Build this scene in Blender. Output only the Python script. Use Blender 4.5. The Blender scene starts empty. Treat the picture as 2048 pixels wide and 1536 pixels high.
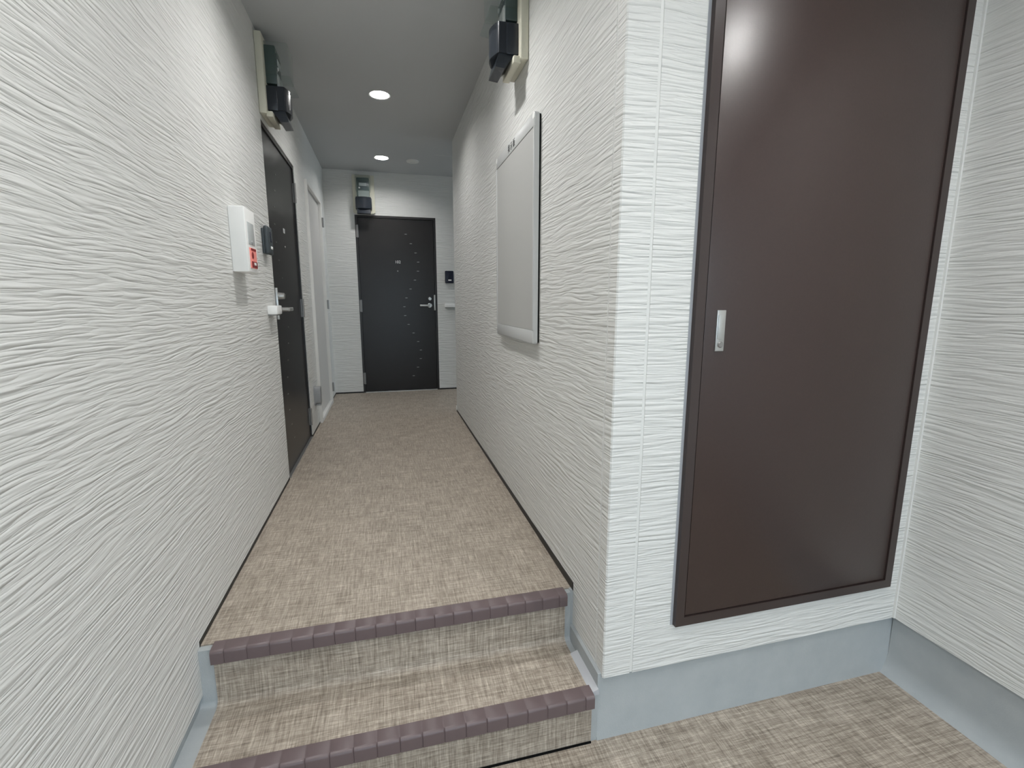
import bpy, bmesh, math, random
from mathutils import Vector, Matrix

random.seed(4)
SC = bpy.context.scene
COL = SC.collection

# ------------------------------------------------------------------ camera
CAM_H = 1.03
right = Vector((0.968003284, -0.250936650, 0.000662596))
down = Vector((-0.0419180748, -0.164303759, -0.985518721))
fwd = Vector((0.247411634, 0.953957584, -0.169565360))
cam_data = bpy.data.cameras.new('camera')
cam_data.sensor_width = 36.0
cam_data.lens = 958.0 / 2048.0 * 36.0
cam_data.clip_start = 0.02
cam = bpy.data.objects.new('camera', cam_data)
COL.objects.link(cam)
m = Matrix.Identity(4)
for i in range(3):
    m[i][0] = right[i]; m[i][1] = -down[i]; m[i][2] = -fwd[i]
m[0][3], m[1][3], m[2][3] = 0.0, 0.0, CAM_H
cam.matrix_world = m
SC.camera = cam

# ------------------------------------------------------------------ world, light levels, exposure
world = bpy.data.worlds.new('daylight')
SC.world = world
world.use_nodes = True
bg = world.node_tree.nodes['Background']
bg.inputs['Color'].default_value = (0.70, 0.87, 1.0, 1)
bg.inputs['Strength'].default_value = 2.6
LAMP = 400.0                # emission of each corridor downlight lens
SC.view_settings.view_transform = 'Standard'
SC.view_settings.look = 'None'
SC.view_settings.gamma = 1.0
SC.view_settings.use_curve_mapping = False
SC.view_settings.exposure = 0.12

def portal(name, loc, rot, sx, sy):
    d = bpy.data.lights.new(name, 'AREA'); d.shape = 'RECTANGLE'; d.size = sx; d.size_y = sy
    d.cycles.is_portal = True
    o = bpy.data.objects.new(name, d); COL.objects.link(o); o.location = loc; o.rotation_euler = rot
    return o

# ------------------------------------------------------------------ dimensions (metres; corridor floor z = 0)
XL, XR = -0.59, 0.613          # corridor walls
YF = 5.64                      # far wall
YC = 1.22                      # wall with the shaft door
XE = 1.805                     # right wall of the entrance
YB = -1.7                      # back of the entrance
YP = 4.45                      # side passage begins
XP = 3.9                       # side passage end
ZC = 2.40                      # ceiling
ZL = -0.37                     # entrance floor
ZS = -0.145                    # bottom of the siding in the entrance
YS = 1.49                      # where the siding steps up
portal('entrance_portal', (0.65, YB - 0.02, 0.78), (math.radians(90), 0, 0), 1.9, 2.3)
portal('passage_portal', (XP + 0.02, 5.06, 1.1), (math.radians(90), 0, math.radians(90)), 1.15, 2.2)

# ------------------------------------------------------------------ materials
def srgb(r, g, b):
    f = lambda c: (c / 255 / 12.92) if c / 255 <= 0.04045 else ((c / 255 + 0.055) / 1.055) ** 2.4
    return (f(r), f(g), f(b), 1.0)

MATS = {}
def mat(name, col, rough=0.5, metal=0.0, spec=0.5, alpha=1.0, emit=None, estr=0.0, trans=0.0, coat=0.0):
    m = bpy.data.materials.new(name); m.use_nodes = True
    b = m.node_tree.nodes['Principled BSDF']
    b.inputs['Base Color'].default_value = col
    b.inputs['Roughness'].default_value = rough
    b.inputs['Metallic'].default_value = metal
    b.inputs['Specular IOR Level'].default_value = spec
    b.inputs['Alpha'].default_value = alpha
    b.inputs['Transmission Weight'].default_value = trans
    b.inputs['Coat Weight'].default_value = coat
    if emit:
        b.inputs['Emission Color'].default_value = emit
        b.inputs['Emission Strength'].default_value = estr
    MATS[name] = m
    return m

class NT:
    def __init__(s, m):
        s.t = m.node_tree; s.n = s.t.nodes; s.l = s.t.links; s.b = s.n['Principled BSDF']
        s.geo = s.n.new('ShaderNodeNewGeometry')
    def link(s, a, b): s.l.new(a, b)
    def scale(s, v, src=None):
        x = s.n.new('ShaderNodeVectorMath'); x.operation = 'MULTIPLY'
        s.link(src or s.geo.outputs['Position'], x.inputs[0]); x.inputs[1].default_value = v
        return x.outputs[0]
    def noise(s, vec, scale=1.0, detail=2.0, rough=0.5, dist=0.0):
        x = s.n.new('ShaderNodeTexNoise'); s.link(vec, x.inputs['Vector'])
        x.inputs['Scale'].default_value = scale; x.inputs['Detail'].default_value = detail
        x.inputs['Roughness'].default_value = rough; x.inputs['Distortion'].default_value = dist
        return x.outputs['Fac']
    def math(s, op, a, b=None, c=None, clamp=False):
        x = s.n.new('ShaderNodeMath'); x.operation = op; x.use_clamp = clamp
        for i, v in enumerate((a, b, c)):
            if v is None: continue
            if isinstance(v, (int, float)): x.inputs[i].default_value = v
            else: s.link(v, x.inputs[i])
        return x.outputs[0]
    def ramp(s, fac, stops):
        x = s.n.new('ShaderNodeValToRGB'); s.link(fac, x.inputs['Fac'])
        e = x.color_ramp.elements
        while len(e) < len(stops): e.new(0.5)
        for k, (p, c) in enumerate(stops): e[k].position = p; e[k].color = c
        return x.outputs['Color']
    def mix(s, fac, a, b):
        x = s.n.new('ShaderNodeMix'); x.data_type = 'RGBA'
        if isinstance(fac, (int, float)): x.inputs['Factor'].default_value = fac
        else: s.link(fac, x.inputs['Factor'])
        for sock, v in ((x.inputs[6], a), (x.inputs[7], b)):
            if isinstance(v, tuple): sock.default_value = v
            else: s.link(v, sock)
        return x.outputs[2]
    def bump(s, h, dist, strength=1.0):
        x = s.n.new('ShaderNodeBump'); x.inputs['Distance'].default_value = dist
        x.inputs['Strength'].default_value = strength
        s.link(h, x.inputs['Height']); s.link(x.outputs['Normal'], s.b.inputs['Normal'])

def siding_mat():
    m = mat('siding', srgb(221, 221, 218), rough=0.55, spec=0.35)
    k = NT(m)
    warp = k.noise(k.scale((3.0, 3.0, 7.0)), 1.0, 2.0)
    sep = k.n.new('ShaderNodeSeparateXYZ'); k.link(k.geo.outputs['Position'], sep.inputs[0])
    zz = k.math('MULTIPLY_ADD', warp, 0.028, sep.outputs['Z'])
    def coords(h, v, off):
        c = k.n.new('ShaderNodeCombineXYZ')
        k.link(k.math('MULTIPLY', sep.outputs['X'], h), c.inputs[0])
        k.link(k.math('MULTIPLY', sep.outputs['Y'], h), c.inputs[1])
        k.link(k.math('MULTIPLY_ADD', zz, v, off), c.inputs[2])
        return c.outputs[0]
    n1 = k.noise(coords(3.4, 58.0, 0.0), 1.0, 1.0, 0.45, 0.15)
    r1 = k.math('POWER', k.math('ABSOLUTE', k.math('MULTIPLY', k.math('SUBTRACT', n1, 0.5), 3.2)), 0.75)
    n2 = k.noise(coords(7.0, 105.0, 7.3), 1.0, 1.0, 0.5, 0.15)
    r2 = k.math('POWER', k.math('ABSOLUTE', k.math('MULTIPLY', k.math('SUBTRACT', n2, 0.5), 3.2)), 0.75)
    n3 = k.noise(coords(14.0, 170.0, 2.1), 1.0, 2.0)
    h = k.math('ADD', k.math('MULTIPLY', r1, 0.8), k.math('MULTIPLY', r2, 0.36))
    h = k.math('MULTIPLY_ADD', n3, 0.10, h)
    k.bump(h, 0.0037, 1.0)
    return m

def linen_mat():
    m = mat('linen_vinyl', srgb(150, 136, 120), rough=0.5, spec=0.35)
    k = NT(m)
    a = k.noise(k.scale((420, 22, 22)), 1.0, 2.0, 0.7)
    b = k.noise(k.scale((22, 420, 420)), 1.0, 2.0, 0.7)
    c = k.noise(k.scale((150, 7, 7)), 1.0, 1.0, 0.5)
    d = k.noise(k.scale((7, 150, 150)), 1.0, 1.0, 0.5)
    e = k.noise(k.scale((9, 9, 9)), 1.0, 3.0, 0.6)
    s = k.math('ADD', k.math('ADD', a, b), k.math('MULTIPLY', k.math('ADD', c, d), 0.6))
    s = k.math('MULTIPLY_ADD', e, 0.35, s)
    f = k.math('MULTIPLY_ADD', k.math('SUBTRACT', s, 1.775), 1.05, 0.5, clamp=True)
    colr = k.ramp(f, [(0.0, srgb(104, 95, 86)), (0.4, srgb(150, 139, 126)), (0.65, srgb(175, 164, 151)), (1.0, srgb(210, 200, 186))])
    k.link(colr, k.b.inputs['Base Color'])
    k.bump(k.math('ADD', a, b), 0.0006, 0.35)
    return m

def coating_mat():
    m = mat('waterproof_coating', srgb(165, 170, 172), rough=0.42, spec=0.4)
    k = NT(m)
    e = k.noise(k.scale((9, 9, 9)), 1.0, 4.0, 0.6)
    g = k.noise(k.scale((260, 260, 260)), 1.0, 1.0)
    k.link(k.mix(e, srgb(158, 164, 167), srgb(180, 184, 185)), k.b.inputs['Base Color'])
    k.bump(k.math('MULTIPLY_ADD', g, 0.2, e), 0.003, 0.5)
    return m

def door_mat(name, c0, c1, rough, grain, spec=0.38):
    m = mat(name, c0, rough=rough, spec=spec)
    k = NT(m)
    a = k.noise(k.scale(grain), 1.0, 3.0, 0.6)
    k.link(k.mix(a, c0, c1), k.b.inputs['Base Color'])
    k.bump(a, 0.0005, 0.3)
    return m

def ceiling_mat():
    m = mat('ceiling_paper', srgb(192, 194, 195), rough=0.9, spec=0.15)
    k = NT(m)
    a = k.noise(k.scale((120, 120, 120)), 1.0, 3.0, 0.6)
    k.bump(a, 0.001, 0.3)
    return m

siding_mat(); linen_mat(); coating_mat(); ceiling_mat()
door_mat('entry_door_steel', srgb(30, 28, 28), srgb(38, 35, 35), 0.3, (6, 6, 160))
door_mat('shaft_door_steel', srgb(58, 45, 42), srgb(66, 52, 48), 0.31, (160, 160, 160), 0.5)
mat('door_frame_dark', srgb(38, 36, 36), 0.32)
mat('shaft_frame_dark', srgb(62, 52, 50), 0.3)
mat('gap_black', srgb(14, 14, 14), 0.8, spec=0.1)
mat('base_black', srgb(26, 25, 25), 0.5)
mat('sealant', srgb(224, 224, 221), 0.45)
mat('sealant_grey', srgb(182, 184, 188), 0.45)
mat('nosing_rubber', srgb(102, 88, 89), 0.36)
mat('white_paint_steel', srgb(226, 224, 220), 0.4)
mat('white_door_panel', srgb(206, 203, 199), 0.45)
mat('satin_metal', srgb(200, 200, 198), 0.3, metal=0.85)
mat('hinge_metal', srgb(150, 148, 146), 0.38, metal=0.7)
mat('ivory_board', srgb(214, 211, 194), 0.5)
mat('meter_clear', srgb(120, 138, 134), 0.06, alpha=0.22, spec=0.6)
mat('meter_body', srgb(60, 74, 72), 0.3)
mat('meter_dial', srgb(52, 60, 66), 0.25)
mat('meter_label', srgb(196, 200, 198), 0.4)
mat('meter_black', srgb(40, 45, 52), 0.22)
mat('white_plastic', srgb(250, 250, 248), 0.35)
mat('grey_window', srgb(196, 200, 200), 0.25)
mat('alarm_red', srgb(238, 150, 140), 0.3, emit=srgb(235, 110, 100), estr=0.15)
mat('alarm_dark_red', srgb(130, 30, 32), 0.35)
mat('intercom_dark', srgb(62, 70, 74), 0.4)
mat('intercom_navy', srgb(24, 28, 48), 0.25)
mat('outlet_grey', srgb(150, 151, 152), 0.4)
mat('board_face', srgb(186, 186, 183), 0.45)
mat('board_rail', srgb(200, 201, 200), 0.33)
mat('print_grey', srgb(80, 80, 80), 0.6)
mat('print_white', srgb(235, 235, 235), 0.5)
mat('lamp_lens', (1, 1, 1, 1), 0.5, emit=(1.0, 0.993, 0.98, 1), estr=LAMP)
mat('lamp_lens_dim', (1, 1, 1, 1), 0.5, emit=(1.0, 0.993, 0.98, 1), estr=LAMP * 0.6)
mat('lamp_can', srgb(225, 225, 222), 0.45)
mat('detector_plastic', srgb(222, 222, 218), 0.5)
mat('paving', srgb(140, 138, 134), 0.8)

# ------------------------------------------------------------------ mesh helpers
def add_box(bm, x0, x1, y0, y1, z0, z1, bev=0.0, seg=2):
    vs = [bm.verts.new((x, y, z)) for x in (x0, x1) for y in (y0, y1) for z in (z0, z1)]
    fs = [bm.faces.new([vs[i] for i in q]) for q in ((0, 1, 3, 2), (4, 6, 7, 5), (0, 4, 5, 1), (2, 3, 7, 6), (0, 2, 6, 4), (1, 5, 7, 3))]
    if bev > 0:
        es = list({e for f in fs for e in f.edges})
        bmesh.ops.bevel(bm, geom=es, offset=bev, segments=seg, profile=0.5, affect='EDGES')

def add_prism(bm, pts, axis, a, b):
    """polygon pts in the plane normal to axis, extruded from a to b"""
    def P(p, t):
        if axis == 'x': return (t, p[0], p[1])
        if axis == 'y': return (p[0], t, p[1])
        return (p[0], p[1], t)
    A = [bm.verts.new(P(p, a)) for p in pts]; B = [bm.verts.new(P(p, b)) for p in pts]
    bm.faces.new(A); bm.faces.new(B[::-1])
    n = len(pts)
    for i in range(n):
        bm.faces.new((A[i], B[i], B[(i + 1) % n], A[(i + 1) % n]))

def add_lathe(bm, prof, axis='z', c=(0, 0, 0), n=32):
    """prof: list of (radius, height) ; closed at radius 0"""
    rings = []
    def P(r, h, t):
        u, v = r * math.cos(t), r * math.sin(t)
        q = {'z': (u, v, h), 'y': (u, h, v), 'x': (h, u, v)}[axis]
        return (q[0] + c[0], q[1] + c[1], q[2] + c[2])
    for r, h in prof:
        if r < 1e-6: rings.append([bm.verts.new(P(0, h, 0))])
        else: rings.append([bm.verts.new(P(r, h, 2 * math.pi * i / n)) for i in range(n)])
    for A, B in zip(rings, rings[1:]):
        for i in range(n):
            j = (i + 1) % n
            if len(A) == 1 and len(B) == 1: continue
            if len(A) == 1: bm.faces.new((A[0], B[i], B[j]))
            elif len(B) == 1: bm.faces.new((A[i], A[j], B[0]))
            else: bm.faces.new((A[i], A[j], B[j], B[i]))

def rrect(x0, x1, z0, z1, r, n=6):
    pts = []
    for cx, cz, a0 in ((x1 - r, z1 - r, 0), (x0 + r, z1 - r, 90), (x0 + r, z0 + r, 180), (x1 - r, z0 + r, 270)):
        for k in range(n + 1):
            a = math.radians(a0 + 90 * k / n); pts.append((cx + r * math.cos(a), cz + r * math.sin(a)))
    return pts

def obj(name, bm, material, parent=None, smooth=30):
    bmesh.ops.recalc_face_normals(bm, faces=bm.faces[:])
    me = bpy.data.meshes.new(name); bm.to_mesh(me); bm.free()
    me.materials.append(MATS[material])
    if smooth:
        for p in me.polygons: p.use_smooth = True
        me.set_sharp_from_angle(angle=math.radians(smooth))
    o = bpy.data.objects.new(name, me); COL.objects.link(o)
    if parent: o.parent = parent
    return o

def box(name, dims, material, parent=None, bev=0.0, seg=2):
    bm = bmesh.new(); add_box(bm, *dims, bev=bev, seg=seg)
    return obj(name, bm, material, parent)

def prism(name, pts, axis, a, b, material, parent=None, smooth=30):
    bm = bmesh.new(); add_prism(bm, pts, axis, a, b)
    return obj(name, bm, material, parent, smooth)

def lathe(name, prof, axis, c, material, parent=None, n=32):
    bm = bmesh.new(); add_lathe(bm, prof, axis, c, n)
    return obj(name, bm, material, parent)

def tag(o, label, cat, group=None, kind=None):
    o['label'] = label; o['category'] = cat
    if group: o['group'] = group
    if kind: o['kind'] = kind
    return o

def thing(name, loc, rotz, label, cat, group=None, kind=None):
    o = bpy.data.objects.new(name, None); COL.objects.link(o)
    o.empty_display_size = 0.1
    o.location = loc; o.rotation_euler = (0, 0, rotz)
    return tag(o, label, cat, group, kind)

def text(name, body, size, loc, rot, material, parent, depth=0.0006, spacing=1.0):
    cu = bpy.data.curves.new(name, 'FONT'); cu.body = body; cu.size = size; cu.extrude = depth; cu.space_character = spacing
    cu.align_x = 'CENTER'; cu.align_y = 'CENTER'
    t = bpy.data.objects.new(name + '_tmp', cu); COL.objects.link(t)
    dg = bpy.context.evaluated_depsgraph_get()
    me = bpy.data.meshes.new_from_object(t.evaluated_get(dg))
    bpy.data.objects.remove(t); bpy.data.curves.remove(cu)
    me.name = name; me.materials.clear(); me.materials.append(MATS[material])
    o = bpy.data.objects.new(name, me); COL.objects.link(o)
    o.location = loc; o.rotation_euler = rot; o.parent = parent
    return o

S = 'structure'
# ------------------------------------------------------------------ floors and steps
tag(box('floor_corridor', (XL - 0.1, XR + 0.1, YS + 0.005, YF + 0.1, -0.06, 0.0), 'linen_vinyl'),
    'taupe linen-pattern vinyl floor of the raised corridor', 'floor', kind=S)
tag(box('floor_passage', (XR + 0.1, XP, YP - 0.1, YF + 0.1, -0.06, 0.0), 'linen_vinyl'),
    'taupe vinyl floor of the passage turning right at the corridor end', 'floor', kind=S)
tag(box('floor_entrance', (XL - 0.1, XE + 0.1, YB, YC + 0.1, ZL - 0.05, ZL), 'linen_vinyl'),
    'taupe vinyl floor of the low entrance area beside the steps', 'floor', kind=S)
tag(box('ground', (-6, 10, -9, 12, ZL - 0.12, ZL - 0.06), 'paving'), 'grey paving outside the building entrance', 'paving', kind=S)

NX0, NX1 = -0.55, 0.579
def step_profile(dy, dz, rad):
    y2, y1, z1 = YC + dy, 1.468 + dy, -0.19 - dz
    p = [(y2, ZL - 0.04), (y2, z1)]
    for k in range(7):
        a = math.radians(90 * k / 6)
        p.append((y1 - rad + rad * math.sin(a), z1 + rad - rad * math.cos(a)))
    p += [(y1, -dz), (YS + 0.005, -dz), (YS + 0.005, ZL - 0.04)]
    return p
steps = prism('entrance_steps', step_profile(0.004, 0.004, 0.018), 'x', XL - 0.012, XR - 0.012, 'waterproof_coating')
tag(steps, 'two linen-covered steps with brown rubber edges rising to the corridor', 'steps', kind=S)
prism('step_covering', step_profile(0, 0, 0.024), 'x', NX0, NX1, 'linen_vinyl', steps)
box('kick_gap', (NX0, NX1, YC - 0.004, YC + 0.002, ZL, ZL + 0.006), 'gap_black', steps)

def nosing(y0, z0):
    # L profile with a rounded front, swept along x with small dents
    prof = [(0.043, 0.0), (0.043, 0.0035)]
    for k in range(6):
        a = math.radians(90 * k / 5)
        prof.append((0.004 - 0.010 * math.sin(a), -0.0065 + 0.010 * math.cos(a)))
    prof += [(-0.006, -0.040), (-0.001, -0.043), (0.006, -0.043), (0.006, 0.0)]
    xs = [(NX0 - 0.002, 0)]
    n = 18
    for i in range(n):
        x = NX0 + (i + 0.55) * (NX1 - NX0) / n
        xs += [(x - 0.003, 0), (x, 1), (x + 0.002, 0)]
    xs.append((NX1 + 0.002, 0))
    bm = bmesh.new(); rings = []
    for x, d in xs:
        rings.append([bm.verts.new((x, y0 + py + (0.0022 * d if 3 <= i <= 8 else 0), z0 + pz - (0.0016 * d if 2 <= i <= 6 else 0))) for i, (py, pz) in enumerate(prof)])
    for A, B in zip(rings, rings[1:]):
        for i in range(len(prof)):
            j = (i + 1) % len(prof); bm.faces.new((A[i], B[i], B[j], A[j]))
    bm.faces.new(rings[0]); bm.faces.new(rings[-1][::-1])
    return obj('nosing', bm, 'nosing_rubber', steps, 40)
nosing(1.456, 0.0); nosing(1.208, -0.19)
# sealant fillet between covering and plinth on the right
bm = bmesh.new(); add_prism(bm, [(NX1 - 0.004, -0.190), (NX1 + 0.004, -0.186), (XR - 0.012, -0.180), (XR - 0.01, -0.2), (NX1, -0.2)], 'y', YC, 1.40)
obj('sealant_fillet', bm, 'sealant_grey', steps)

# ------------------------------------------------------------------ ceiling with round holes for the downlights
LAMPS = [(0.016, 5.10), (0.016, 3.62), (0.016, 2.14), (0.016, 0.62), (1.28, 0.34), (0.016, -0.86), (1.18, -0.86)]  # last two are unseen extras, added to brighten the entrance and near left wall
bm = bmesh.new(); add_box(bm, XL - 0.15, XP, YB - 0.1, YF + 0.15, ZC, ZC + 0.16)
ceil = obj('ceiling', bm, 'ceiling_paper', smooth=0)
bm = bmesh.new()
for (x, y) in LAMPS:
    add_lathe(bm, [(0, ZC - 0.1), (0.0662, ZC - 0.1), (0.0662, ZC + 0.1), (0, ZC + 0.1)], 'z', (x, y, 0), 48)
cut = obj('cutter', bm, 'lamp_can', smooth=0)
md = ceil.modifiers.new('holes', 'BOOLEAN'); md.operation = 'DIFFERENCE'; md.object = cut; md.solver = 'EXACT'
dg = bpy.context.evaluated_depsgraph_get()
me = bpy.data.meshes.new_from_object(ceil.evaluated_get(dg))
ceil.modifiers.clear(); ceil.data = me
me.materials.clear(); me.materials.append(MATS['ceiling_paper'])
bpy.data.objects.remove(cut)
tag(ceil, 'plain light grey ceiling with round recessed downlights', 'ceiling', kind=S)
box('panel_joint', (0.50, XR + 0.6, 4.876, 4.879, ZC - 0.0008, ZC + 0.002), 'sealant', ceil)

LAMP_LABELS = ['lit round ceiling downlight nearest the far dark door', 'lit round ceiling downlight over the middle of the corridor',
               'lit ceiling downlight above the notice board', 'lit ceiling downlight above the entrance steps',
               'lit ceiling downlight in front of the brown shaft door',
               'added unseen ceiling downlight by the open entrance on the left', 'added unseen ceiling downlight by the open entrance on the right']
for (x, y), lb in zip(LAMPS, LAMP_LABELS):
    t = thing('ceiling_downlight', (x, y, ZC), 0, lb, 'ceiling light', 'recessed ceiling downlights')
    lathe('lamp_lens', [(0, 0.030), (0.03, 0.031), (0.0595, 0.036), (0.0595, 0.040), (0, 0.040)], 'z', (0, 0, 0), 'lamp_lens_dim' if y > 3 else 'lamp_lens', t, 40)
    lathe('reflector', [(0.0585, 0.05), (0.0625, 0.0), (0.071, -0.003), (0.0715, -0.0002), (0.0655, 0.0), (0.0655, 0.055), (0, 0.055)], 'z', (0, 0, 0), 'lamp_can', t, 48)

t = thing('ceiling_disc', (0.312, 5.13, ZC), 0, 'small unlit white round disc on ceiling beside far downlight', 'detector')
lathe('cover', [(0, -0.013), (0.042, -0.013), (0.058, -0.010), (0.063, -0.003), (0.063, 0.0), (0, 0.0)], 'z', (0, 0, 0), 'detector_plastic', t, 40)
lathe('sensor_ring', [(0.018, -0.0128), (0.02, -0.0155), (0.024, -0.0155), (0.026, -0.0128)], 'z', (0, 0, 0), 'detector_plastic', t, 32)

# ------------------------------------------------------------------ walls (siding boards)
DL0, DL1, DH = 2.918, 3.85, 1.966           # left dark door opening
WL0, WL1, WH = 4.285, 5.165, 1.985          # white door opening
FD0, FD1, FH = -0.290, 0.574, 1.952         # far dark door opening
SB = 0.012                                  # siding ends just above the corridor floor

wl = prism('wall_left', [(YB, ZS - 0.008), (YS, ZS - 0.008), (YS, SB), (DL0, SB), (DL0, DH), (DL1, DH), (DL1, SB), (WL0, SB), (WL0, WH), (WL1, WH), (WL1, SB),
                         (YF, SB), (YF, ZC + 0.02), (YB, ZC + 0.02)], 'x', XL, XL - 0.09, 'siding', smooth=0)
tag(wl, 'long left wall of pale grey rippled siding', 'wall', kind=S)
wf = prism('wall_back', [(XL - 0.09, SB), (FD0, SB), (FD0, FH), (FD1, FH), (FD1, SB), (XP, SB), (XP, ZC + 0.02), (XL - 0.09, ZC + 0.02)], 'y', YF, YF + 0.09, 'siding', smooth=0)
tag(wf, 'far end wall of rippled siding around the numbered dark door', 'wall', kind=S)
JY, JX = 1.272, 0.711                       # joints of the corner board
wr = prism('wall_right', [(JY + 0.005, ZS), (YS, ZS), (YS, SB), (YP, SB), (YP, ZC + 0.02), (JY + 0.005, ZC + 0.02)], 'x', XR, XR + 0.09, 'siding', smooth=0)
tag(wr, 'right corridor wall of rippled siding carrying the notice board', 'wall', kind=S)
# corner board: one bent piece
prism('corner_board', [(XR, JY - 0.005), (XR, YC + 0.004), (XR + 0.004, YC), (JX - 0.005, YC), (JX - 0.005, YC + 0.05), (XR + 0.05, YC + 0.05), (XR + 0.05, JY - 0.005)], 'z', ZS, ZC + 0.02, 'siding', wr, smooth=0)
box('joint_sealant', (XR + 0.002, XR + 0.03, JY - 0.006, JY + 0.006, ZS + 0.002, ZC), 'sealant', wr)
SD0, SD1, SDZ0, SDZ1 = 0.855, 1.748, 0.0, 2.02   # shaft door
G = 0.012
wq = prism('wall_front', [(JX + 0.005, ZS), (XE + 0.09, ZS), (XE + 0.09, ZC + 0.02), (SD1 + 0.002, ZC + 0.02), (SD1 + 0.002, SDZ0 - 0.002), (SD0 - G, SDZ0 - 0.002), (SD0 - G, ZC + 0.02), (JX + 0.005, ZC + 0.02)], 'y', YC, YC + 0.09, 'siding', smooth=0)
tag(wq, 'rippled siding wall around the brown shaft door', 'wall', kind=S)
box('lintel_board', (SD0 - G, SD1 + 0.002, YC, YC + 0.09, SDZ1 + 0.002, ZC + 0.02), 'siding', wq)
box('joint_sealant', (JX - 0.006, JX + 0.006, YC + 0.002, YC + 0.03, ZS + 0.002, ZC), 'sealant', wq)
box('joint_sealant', (SD0 - G, SD0, YC + 0.003, YC + 0.03, SDZ0 - 0.002, ZC), 'sealant_grey', wq)
we = prism('wall_entrance', [(YB, ZS), (YC, ZS), (YC, ZC + 0.02), (YB, ZC + 0.02)], 'x', XE, XE + 0.09, 'siding', smooth=0)
tag(we, 'right entrance wall of rippled siding above grey plinth', 'wall', kind=S)
box('joint_sealant', (XE - 0.007, XE + 0.003, YC - 0.007, YC + 0.003, ZS + 0.002, ZC), 'sealant', we)
# side passage
wp = box('wall_passage', (XR + 0.09, XP, YP - 0.12, YP, 0.012, ZC + 0.02), 'siding')
tag(wp, 'side passage wall behind the right corridor wall', 'wall', kind=S)
box('end_board', (XR, XR + 0.09, YP - 0.002, YP + 0.002, 0.012, ZC), 'siding', wp)
# wall behind the viewer with the open entrance
bw = bmesh.new()
add_prism(bw, [(XL - 0.09, ZL), (-0.30, ZL), (-0.30, 1.93), (1.60, 1.93), (1.60, ZL), (XE + 0.09, ZL), (XE + 0.09, ZC + 0.02), (XL - 0.09, ZC + 0.02)], 'y', YB - 0.09, YB)
tag(obj('wall_street', bw, 'siding', smooth=0), 'siding wall around the open building entrance behind the viewer', 'wall', kind=S)

# ------------------------------------------------------------------ plinths and black base strips
def plinth_profile(s):
    # (outward offset from the siding face, z)
    return [(-0.05, ZS + 0.01), (-0.010, ZS + 0.01), (-0.010, -0.30), (-0.006, -0.325), (0.002, -0.345), (0.014, -0.36), (0.030, ZL + 0.0005), (0.030, ZL - 0.03), (-0.05, ZL - 0.03)]
def plain_profile():
    return [(-0.05, ZS + 0.01), (-0.010, ZS + 0.01), (-0.006, ZL + 0.02), (0.0, ZL), (0.0, ZL - 0.03), (-0.05, ZL - 0.03)]
pf = prism('plinth_front', [(YC - d, z) for d, z in plain_profile()], 'x', XR - 0.012, XE + 0.05, 'waterproof_coating')
tag(pf, 'grey coated plinth under the brown shaft door wall', 'plinth', kind=S)
pe = prism('plinth_entrance', [(XE - d, z) for d, z in plinth_profile(1)], 'y', YB, YC + 0.006, 'waterproof_coating')
tag(pe, 'grey coated plinth along the right entrance wall', 'plinth', kind=S)
pl = prism('plinth_left', [(XL + d, z) for d, z in plinth_profile(1)], 'y', YB, YC + 0.004, 'waterproof_coating')
tag(pl, 'grey coated plinth under the left wall beside the steps', 'plinth', kind=S)
box('upper_plinth', (XL - 0.05, XL - 0.010, YC, YS + 0.02, ZL, 0.02), 'waterproof_coating', pl)
pr = box('plinth_right', (XR - 0.012, XR + 0.06, YC + 0.05, YS + 0.005, ZL, ZS + 0.01), 'waterproof_coating')
box('upper_plinth', (XR - 0.0115, XR + 0.03, YS - 0.012, YS + 0.005, ZS, 0.0), 'waterproof_coating', pr)
tag(pr, 'grey coated plinth beside the steps under the right corridor wall', 'plinth', kind=S)

bl = prism('baseboard_left', [(YS, -0.003), (DL0, -0.003), (DL0, 0.016), (YS, 0.016)], 'x', XL + 0.001, XL - 0.03, 'base_black')
box('strip', (XL - 0.03, XL + 0.001, DL1, WL0 - 0.001, -0.003, 0.016), 'base_black', bl)
box('strip', (XL - 0.03, XL + 0.001, WL1 + 0.001, YF, -0.003, 0.016), 'base_black', bl)
tag(bl, 'thin black strip along the foot of the left wall', 'baseboard', kind=S)
br = prism('baseboard_right', [(YS - 0.012, -0.003), (YP, -0.003), (YP, 0.014), (YS - 0.012, 0.028)], 'x', XR - 0.003, XR + 0.03, 'base_black')
tag(br, 'thin black strip along the foot of the right wall', 'baseboard', kind=S)
bb = box('baseboard_back', (XL, FD0, YF - 0.002, YF + 0.03, -0.003, 0.016), 'base_black')
box('strip', (FD1, XP, YF - 0.002, YF + 0.03, -0.003, 0.016), 'base_black', bb)
tag(bb, 'thin black strip along the foot of the far wall', 'baseboard', kind=S)
box('end_cap', (XR - 0.006, XR + 0.03, YP - 0.002, YP + 0.02, 0.0, 0.05), 'sealant', wp, bev=0.002)

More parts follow.
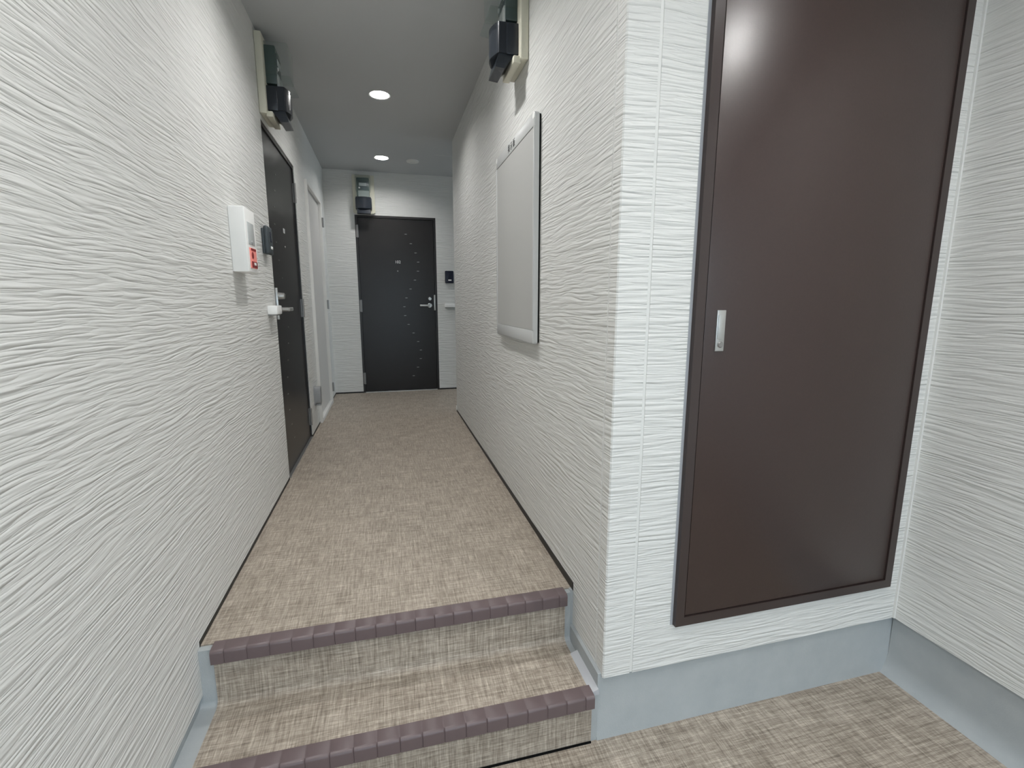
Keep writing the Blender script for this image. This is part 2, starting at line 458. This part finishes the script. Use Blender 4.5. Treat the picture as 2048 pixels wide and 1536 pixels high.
# ------------------------------------------------------------------ dark entry doors
# built facing -y with the opening centred on x = 0 ; local y = 0 is the siding face
def wave_x(z):
    return 0.289 + 0.087 * math.cos((z - 1.437) / 1.0 * 2 * math.pi)
def entry_door(name, loc, rotz, w, h, hinge, number, label):
    t = thing(name, loc, rotz, label, 'door', kind=S)
    hw = w / 2; s = -1 if hinge == 'L' else 1       # s: side of the hinges
    fr = 0.024
    bm = bmesh.new()
    add_prism(bm, [(-hw, 0), (-hw + fr, 0), (-hw + fr, h - fr), (hw - fr, h - fr), (hw - fr, 0), (hw, 0), (hw, h), (-hw, h)], 'y', 0.004, 0.10)
    obj('door_frame', bm, 'door_frame_dark', t, 0)
    box('frame_gap', (-hw + fr, hw - fr, 0.03, 0.10, 0.0, h - fr), 'gap_black', t)
    leaf = box('door_leaf', (-hw + fr + 0.003, hw - fr - 0.003, 0.012, 0.03, 0.012, h - fr - 0.003), 'entry_door_steel', t)
    box('threshold', (-hw + fr, hw - fr, -0.004, 0.03, 0.0, 0.009), 'satin_metal', t)
    # hinges
    for z in (1.782, 0.982, 0.165):
        x0 = s * (hw - fr)
        bm = bmesh.new()
        add_box(bm, min(x0 - s * 0.006, x0 + s * 0.016), max(x0 - s * 0.006, x0 + s * 0.016), 0.000, 0.012, z - 0.064, z + 0.064)
        add_lathe(bm, [(0, z - 0.066), (0.0085, z - 0.066), (0.0085, z + 0.066), (0, z + 0.066)], 'z', (x0, 0.0, 0), 16)
        obj('hinge', bm, 'hinge_metal', t)
    # edge guard at the lock side
    xe = -s * (hw - fr)
    box('lock_guard', (min(xe - s * 0.002, xe + s * 0.016), max(xe - s * 0.002, xe + s * 0.016), -0.010, 0.014, 0.93, 1.105), 'satin_metal', t, bev=0.003)
    # deadbolt cylinder
    xl = -s * (hw - 0.088)
    lathe('deadbolt', [(0, -0.034), (0.014, -0.034), (0.018, -0.031), (0.022, 0.012), (0, 0.012)], 'y', (xl, 0, 1.060), 'satin_metal', leaf, 28)
    # lever handle
    lathe('lever_rose', [(0, -0.006), (0.021, -0.006), (0.026, -0.002), (0.026, 0.012), (0, 0.012)], 'y', (xl, 0, 0.985), 'satin_metal', leaf, 28)
    bm = bmesh.new()
    add_lathe(bm, [(0, -0.052), (0.012, -0.052), (0.013, 0.0), (0, 0.0)], 'y', (xl, 0, 0.985), 20)
    x1 = xl + s * 0.115
    add_box(bm, min(xl, x1), max(xl, x1), -0.056, -0.042, 0.975, 0.996, bev=0.006, seg=3)
    obj('lever_handle', bm, 'satin_metal', leaf)
    # little raised marks in a wavy column
    bm = bmesh.new()
    add_prism(bm, [(0.015 * math.cos(a) , 0.0035 * math.sin(a)) for a in [2 * math.pi * k / 10 for k in range(10)]], 'y', -0.0015, 0.001)
    first = None
    for i in range(17):
        z = 1.767 - 0.0995 * i
        xm = -s * (hw - 0.289 * 1.0) + (-s) * (wave_x(z) - 0.289) - 0.0
        if first is None:
            o = obj('raised_mark', bm, 'hinge_metal', leaf); first = o
        else:
            o = first.copy(); COL.objects.link(o); o.parent = leaf
        o.location = (xm, 0.0115, z)
    lathe('door_viewer', [(0, 0.008), (0.006, 0.008), (0.008, 0.0125), (0, 0.0125)], 'y', (0.0, 0, 1.366), 'hinge_metal', leaf, 16)
    text('room_number', number, 0.043, (0.004, 0.0115, 1.464), (math.radians(90), 0, 0), 'print_white', leaf)
    return t
entry_door('door_1', (XL, (DL0 + DL1) / 2, 0), math.radians(90), DL1 - DL0, DH, 'R', '101', 'dark brown steel door in the left wall under its electricity meter')
entry_door('door_2', ((FD0 + FD1) / 2, YF, 0), 0, FD1 - FD0, FH, 'L', '102', 'dark brown steel door numbered 102 in the far wall')

# ------------------------------------------------------------------ white store door
t = thing('door_3', (XL, (WL0 + WL1) / 2, 0), math.radians(90), 'plain white door with white frame in the left wall', 'door', kind=S)
hw = (WL1 - WL0) / 2; fr = 0.03
bm = bmesh.new()
add_prism(bm, [(-hw, 0.0), (hw, 0.0), (hw, WH), (-hw, WH)], 'y', 0.06, 0.085)
obj('backing', bm, 'white_door_panel', t, 0)
box('jamb', (-hw, -hw + fr, -0.022, 0.06, 0.0, WH), 'white_paint_steel', t, bev=0.002)
box('jamb', (hw - fr, hw, -0.022, 0.06, 0.0, WH), 'white_paint_steel', t, bev=0.002)
box('head', (-hw + fr, hw - fr, -0.022, 0.06, WH - fr, WH), 'white_paint_steel', t, bev=0.002)
box('sill', (-hw + fr, hw - fr, -0.022, 0.06, 0.0, 0.035), 'white_paint_steel', t, bev=0.002)
lf = box('door_leaf', (-hw + fr + 0.003, hw - fr - 0.003, 0.006, 0.045, 0.038, WH - fr - 0.003), 'white_door_panel', t)
for z in (1.785, 1.0, 0.165):
    bm = bmesh.new(); add_lathe(bm, [(0, z - 0.045), (0.010, z - 0.045), (0.010, z + 0.045), (0, z + 0.045)], 'z', (hw - 0.004, -0.026, 0), 16)
    add_box(bm, hw - 0.03, hw + 0.012, -0.0245, -0.021, z - 0.042, z + 0.042)
    obj('hinge', bm, 'hinge_metal', t)
box('flush_pull', (-hw + 0.07, -hw + 0.10, 0.002, 0.008, 0.90, 1.02), 'satin_metal', lf, bev=0.002)

# ------------------------------------------------------------------ brown shaft door
t = thing('door_4', ((SD0 + SD1) / 2, YC, 0), 0, 'tall brown steel shaft door with slim silver flush handle', 'door', kind=S)
hw = (SD1 - SD0) / 2; fr = 0.030
bm = bmesh.new()
A = rrect(-hw, hw, SDZ0, SDZ1, 0.004, 2)
add_prism(bm, [(-hw, SDZ0), (hw, SDZ0), (hw, SDZ0 + fr), (-hw, SDZ0 + fr)], 'y', -0.014, 0.06)
add_prism(bm, [(-hw, SDZ0 + fr), (-hw + fr, SDZ0 + fr), (-hw + fr, SDZ1 - fr), (-hw, SDZ1 - fr)], 'y', -0.014, 0.06)
add_prism(bm, [(hw - fr, SDZ0 + fr), (hw, SDZ0 + fr), (hw, SDZ1 - fr), (hw - fr, SDZ1 - fr)], 'y', -0.014, 0.06)
add_prism(bm, [(-hw, SDZ1 - fr), (hw, SDZ1 - fr), (hw, SDZ1), (-hw, SDZ1)], 'y', -0.014, 0.06)
obj('door_frame', bm, 'shaft_frame_dark', t, 0)
box('frame_gap', (-hw + fr, hw - fr, 0.02, 0.05, SDZ0 + fr, SDZ1 - fr), 'gap_black', t)
lf = box('door_leaf', (-hw + fr + 0.004, hw - fr - 0.004, -0.011, 0.02, SDZ0 + fr + 0.004, SDZ1 - fr - 0.004), 'shaft_door_steel', t, bev=0.0015)
hx = 0.940 - (SD0 + SD1) / 2
h = box('flush_handle', (hx - 0.0145, hx + 0.0145, -0.0165, -0.009, 0.887, 1.006), 'satin_metal', lf, bev=0.0015)
box('pull_tab', (hx - 0.0105, hx + 0.0105, -0.0185, -0.016, 0.922, 0.992), 'satin_metal', h, bev=0.001)
lathe('key_cylinder', [(0, -0.0205), (0.007, -0.0205), (0.009, -0.0185), (0.009, -0.016), (0, -0.016)], 'y', (hx + 0.001, 0, 0.906), 'hinge_metal', h, 24)

# ------------------------------------------------------------------ electricity meters
def meter(loc, rotz, label):
    """faces -y, width along x from 0 to 0.226, local z = 0 at the bottom of the board"""
    t = thing('electricity_meter', loc, rotz, label, 'electricity meter', 'electricity meters over the doors and wall')
    box('backboard', (0, 0.226, -0.036, 0, 0.0, 0.385), 'ivory_board', t, bev=0.006, seg=3)
    box('bottom_tray', (0.012, 0.212, -0.062, -0.03, -0.012, 0.016), 'ivory_board', t, bev=0.004)
    b = box('meter_body', (0.046, 0.176, -0.088, -0.034, 0.16, 0.345), 'meter_body', t, bev=0.006)
    d = box('display', (0.06, 0.164, -0.0905, -0.086, 0.225, 0.315), 'meter_dial', b, bev=0.002)
    box('display_screen', (0.072, 0.150, -0.0925, -0.089, 0.262, 0.292), 'grey_window', d)
    lathe('indicator', [(0, -0.096), (0.008, -0.096), (0.009, -0.09), (0, -0.09)], 'y', (0.075, 0, 0.243), 'white_plastic', b, 16)
    box('label_strip', (0.062, 0.172, -0.093, -0.086, 0.152, 0.214), 'meter_label', b)
    bm = bmesh.new(); add_box(bm, 0.036, 0.188, -0.150, -0.0345, 0.205, 0.360, bev=0.008, seg=3)
    c = obj('clear_cover', bm, 'meter_clear', t)
    prism('clear_skirt', [(-0.1, 0.140), (-0.172, 0.150), (-0.150, 0.205), (-0.1, 0.205)], 'x', 0.048, 0.176, 'meter_clear', c)
    # black terminal cover: straight sides, bulged front, chamfered chute below
    bm = bmesh.new()
    pts = [(0.034, -0.034), (0.034, -0.118)]
    for k in range(11):
        u = k / 10; pts.append((0.040 + u * 0.142, -0.122 - 0.020 * math.sin(math.pi * u)))
    pts += [(0.188, -0.118), (0.188, -0.034)]
    add_prism(bm, pts, 'z', 0.030, 0.146)
    k_ = obj('terminal_cover', bm, 'meter_black', t)
    box('side_rib', (0.028, 0.194, -0.086, -0.034, 0.026, 0.143), 'meter_black', k_, bev=0.003)
    prism('cable_chute', [(-0.04, 0.03), (-0.118, 0.03), (-0.132, -0.022), (-0.092, -0.026), (-0.075, 0.0)], 'x', 0.042, 0.180, 'meter_black', t)
    return t
meter((-0.297, YF, 1.968), 0, 'electricity meter on ivory board above the far numbered door')
meter((XL, 2.905, 1.988), math.radians(90), 'electricity meter on ivory board above the left dark door')
meter((XR, 2.088 + 0.226, 2.016), math.radians(-90), 'electricity meter on ivory board above the grey notice board')

# ------------------------------------------------------------------ notice board on the right wall (faces -x)
t = thing('notice_board', (XR, 2.248, 0.853), math.radians(-90), 'pale grey wall notice board with silver rails on the right wall', 'notice board')
W, Hh = 0.338, 0.905
prism('gap_shadow_plate', rrect(-W + 0.006, W - 0.006, 0.006, Hh - 0.006, 0.008), 'y', -0.010, 0.0, 'gap_black', t)  # black plate puts the shadow between board and wall into colour
prism('frame', rrect(-W, W, 0.0, Hh, 0.014), 'y', -0.026, -0.008, 'board_rail', t)
box('board_panel', (-W + 0.016, W - 0.016, -0.0272, -0.02, 0.060, Hh - 0.056), 'board_face', t)
box('panel_groove', (-W + 0.016, W - 0.016, -0.0268, -0.02, Hh - 0.056, Hh - 0.0535), 'gap_black', t)
r = box('top_rail', (-W + 0.004, W - 0.004, -0.0285, -0.02, Hh - 0.0535, Hh - 0.004), 'board_rail', t, bev=0.003)
box('bottom_rail', (-W + 0.004, W - 0.004, -0.0285, -0.02, 0.004, 0.058), 'board_rail', t, bev=0.003)
for sx in (-1, 1):
    box('side_rail', (min(sx * (W - 0.014), sx * (W - 0.001)), max(sx * (W - 0.014), sx * (W - 0.001)), -0.030, -0.02, 0.058, Hh - 0.0535), 'board_rail', t, bev=0.003)
    lathe('corner_highlight', [(0, -0.0295), (0.011, -0.0293), (0.0135, -0.0275), (0.0135, -0.02), (0, -0.02)], 'y', (sx * (W - 0.0145), 0, Hh - 0.0155), 'white_plastic', t, 24)  # white discs stand in for the highlights at the top corners
text('board_title', '\u63b2\u793a\u677f', 0.036, (-0.02, -0.0288, Hh - 0.0285), (math.radians(90), 0, 0), 'print_grey', r, spacing=1.55)

# ------------------------------------------------------------------ alarm panel on the left wall (faces +x)
t = thing('alarm_panel', (XL, 2.19, 1.148), math.radians(90), 'white wall box with grey window and red lit card reader', 'alarm panel')
A0, A1, AD, AH = 0.0, 0.155, 0.060, 0.255
box('housing', (A0, A1, -AD, 0, 0, AH), 'white_plastic', t, bev=0.004, seg=3)
w = box('cover_window', (0.028, 0.120, -AD - 0.002, -AD + 0.003, 0.112, 0.200), 'grey_window', t, bev=0.001)
lathe('small_lens', [(0, -AD - 0.006), (0.008, -AD - 0.005), (0.01, -AD), (0, -AD)], 'y', (0.075, 0, 0.122), 'outlet_grey', w, 20)
q = box('reader_panel', (0.030, 0.128, -AD - 0.003, -AD + 0.003, 0.018, 0.100), 'alarm_red', t, bev=0.002)
box('reader_slot', (0.045, 0.115, -AD - 0.0045, -AD, 0.089, 0.098), 'alarm_dark_red', q)
lathe('reader_button', [(0, -AD - 0.006), (0.013, -AD - 0.005), (0.015, -AD - 0.002), (0, -AD - 0.002)], 'y', (0.062, 0, 0.070), 'alarm_dark_red', q, 20)
z = box('keypad', (0.042, 0.122, -AD - 0.005, -AD, 0.020, 0.045), 'alarm_dark_red', q)
box('key', (0.070, 0.098, -AD - 0.007, -AD - 0.004, 0.030, 0.041), 'white_plastic', z, bev=0.001)

# ------------------------------------------------------------------ intercoms
def intercom(loc, rotz, body, label):
    t = thing('intercom', loc, rotz, label, 'intercom', 'door intercoms')
    box('wall_plate', (-0.046, 0.046, -0.012, 0, 0.004, 0.128), body, t, bev=0.004)
    b = box('body', (-0.050, 0.050, -0.034, -0.010, 0.0, 0.140), body, t, bev=0.010, seg=3)
    box('camera_window', (-0.016, 0.016, -0.0355, -0.033, 0.062, 0.112), 'intercom_navy', b, bev=0.002)
    box('call_button', (-0.014, 0.022, -0.037, -0.033, 0.028, 0.042), 'white_plastic', b, bev=0.002)
    return t
intercom((XL, 2.765, 1.265), math.radians(90), 'intercom_dark', 'dark grey door intercom between alarm panel and left dark door')
intercom((0.714, YF, 1.236), 0, 'intercom_navy', 'dark navy door intercom beside the far numbered door')

# ------------------------------------------------------------------ small white boxes beside the doors
def hook_box(loc, rotz, label):
    t = thing('wall_hook_box', loc, rotz, label, 'hook', 'white hook boxes beside the dark doors')
    box('body', (-0.06, 0.06, -0.046, 0, 0.0, 0.044), 'white_plastic', t, bev=0.003)
    box('lower_plate', (-0.055, 0.055, -0.040, -0.002, -0.006, 0.001), 'hinge_metal', t)
    return t
hook_box((XL, 2.776, 0.964), math.radians(90), 'small white box beside the lever of the left dark door')
hook_box((0.715, YF, 0.964), 0, 'small white box on the wall right of the far door lever')

# ------------------------------------------------------------------ weatherproof outlet
t = thing('weatherproof_outlet', (XL, 4.075, 0.20), math.radians(90), 'grey rounded weatherproof outlet low on wall by white door', 'outlet')
prism('wall_plate', rrect(-0.042, 0.042, 0.0, 0.16, 0.03), 'y', -0.010, 0.0, 'outlet_grey', t)
c = prism('flip_cover', rrect(-0.037, 0.037, 0.012, 0.156, 0.032), 'y', -0.050, -0.010, 'outlet_grey', t)
box('cord_lip', (-0.024, 0.024, -0.046, -0.012, 0.002, 0.014), 'outlet_grey', c, bev=0.002)
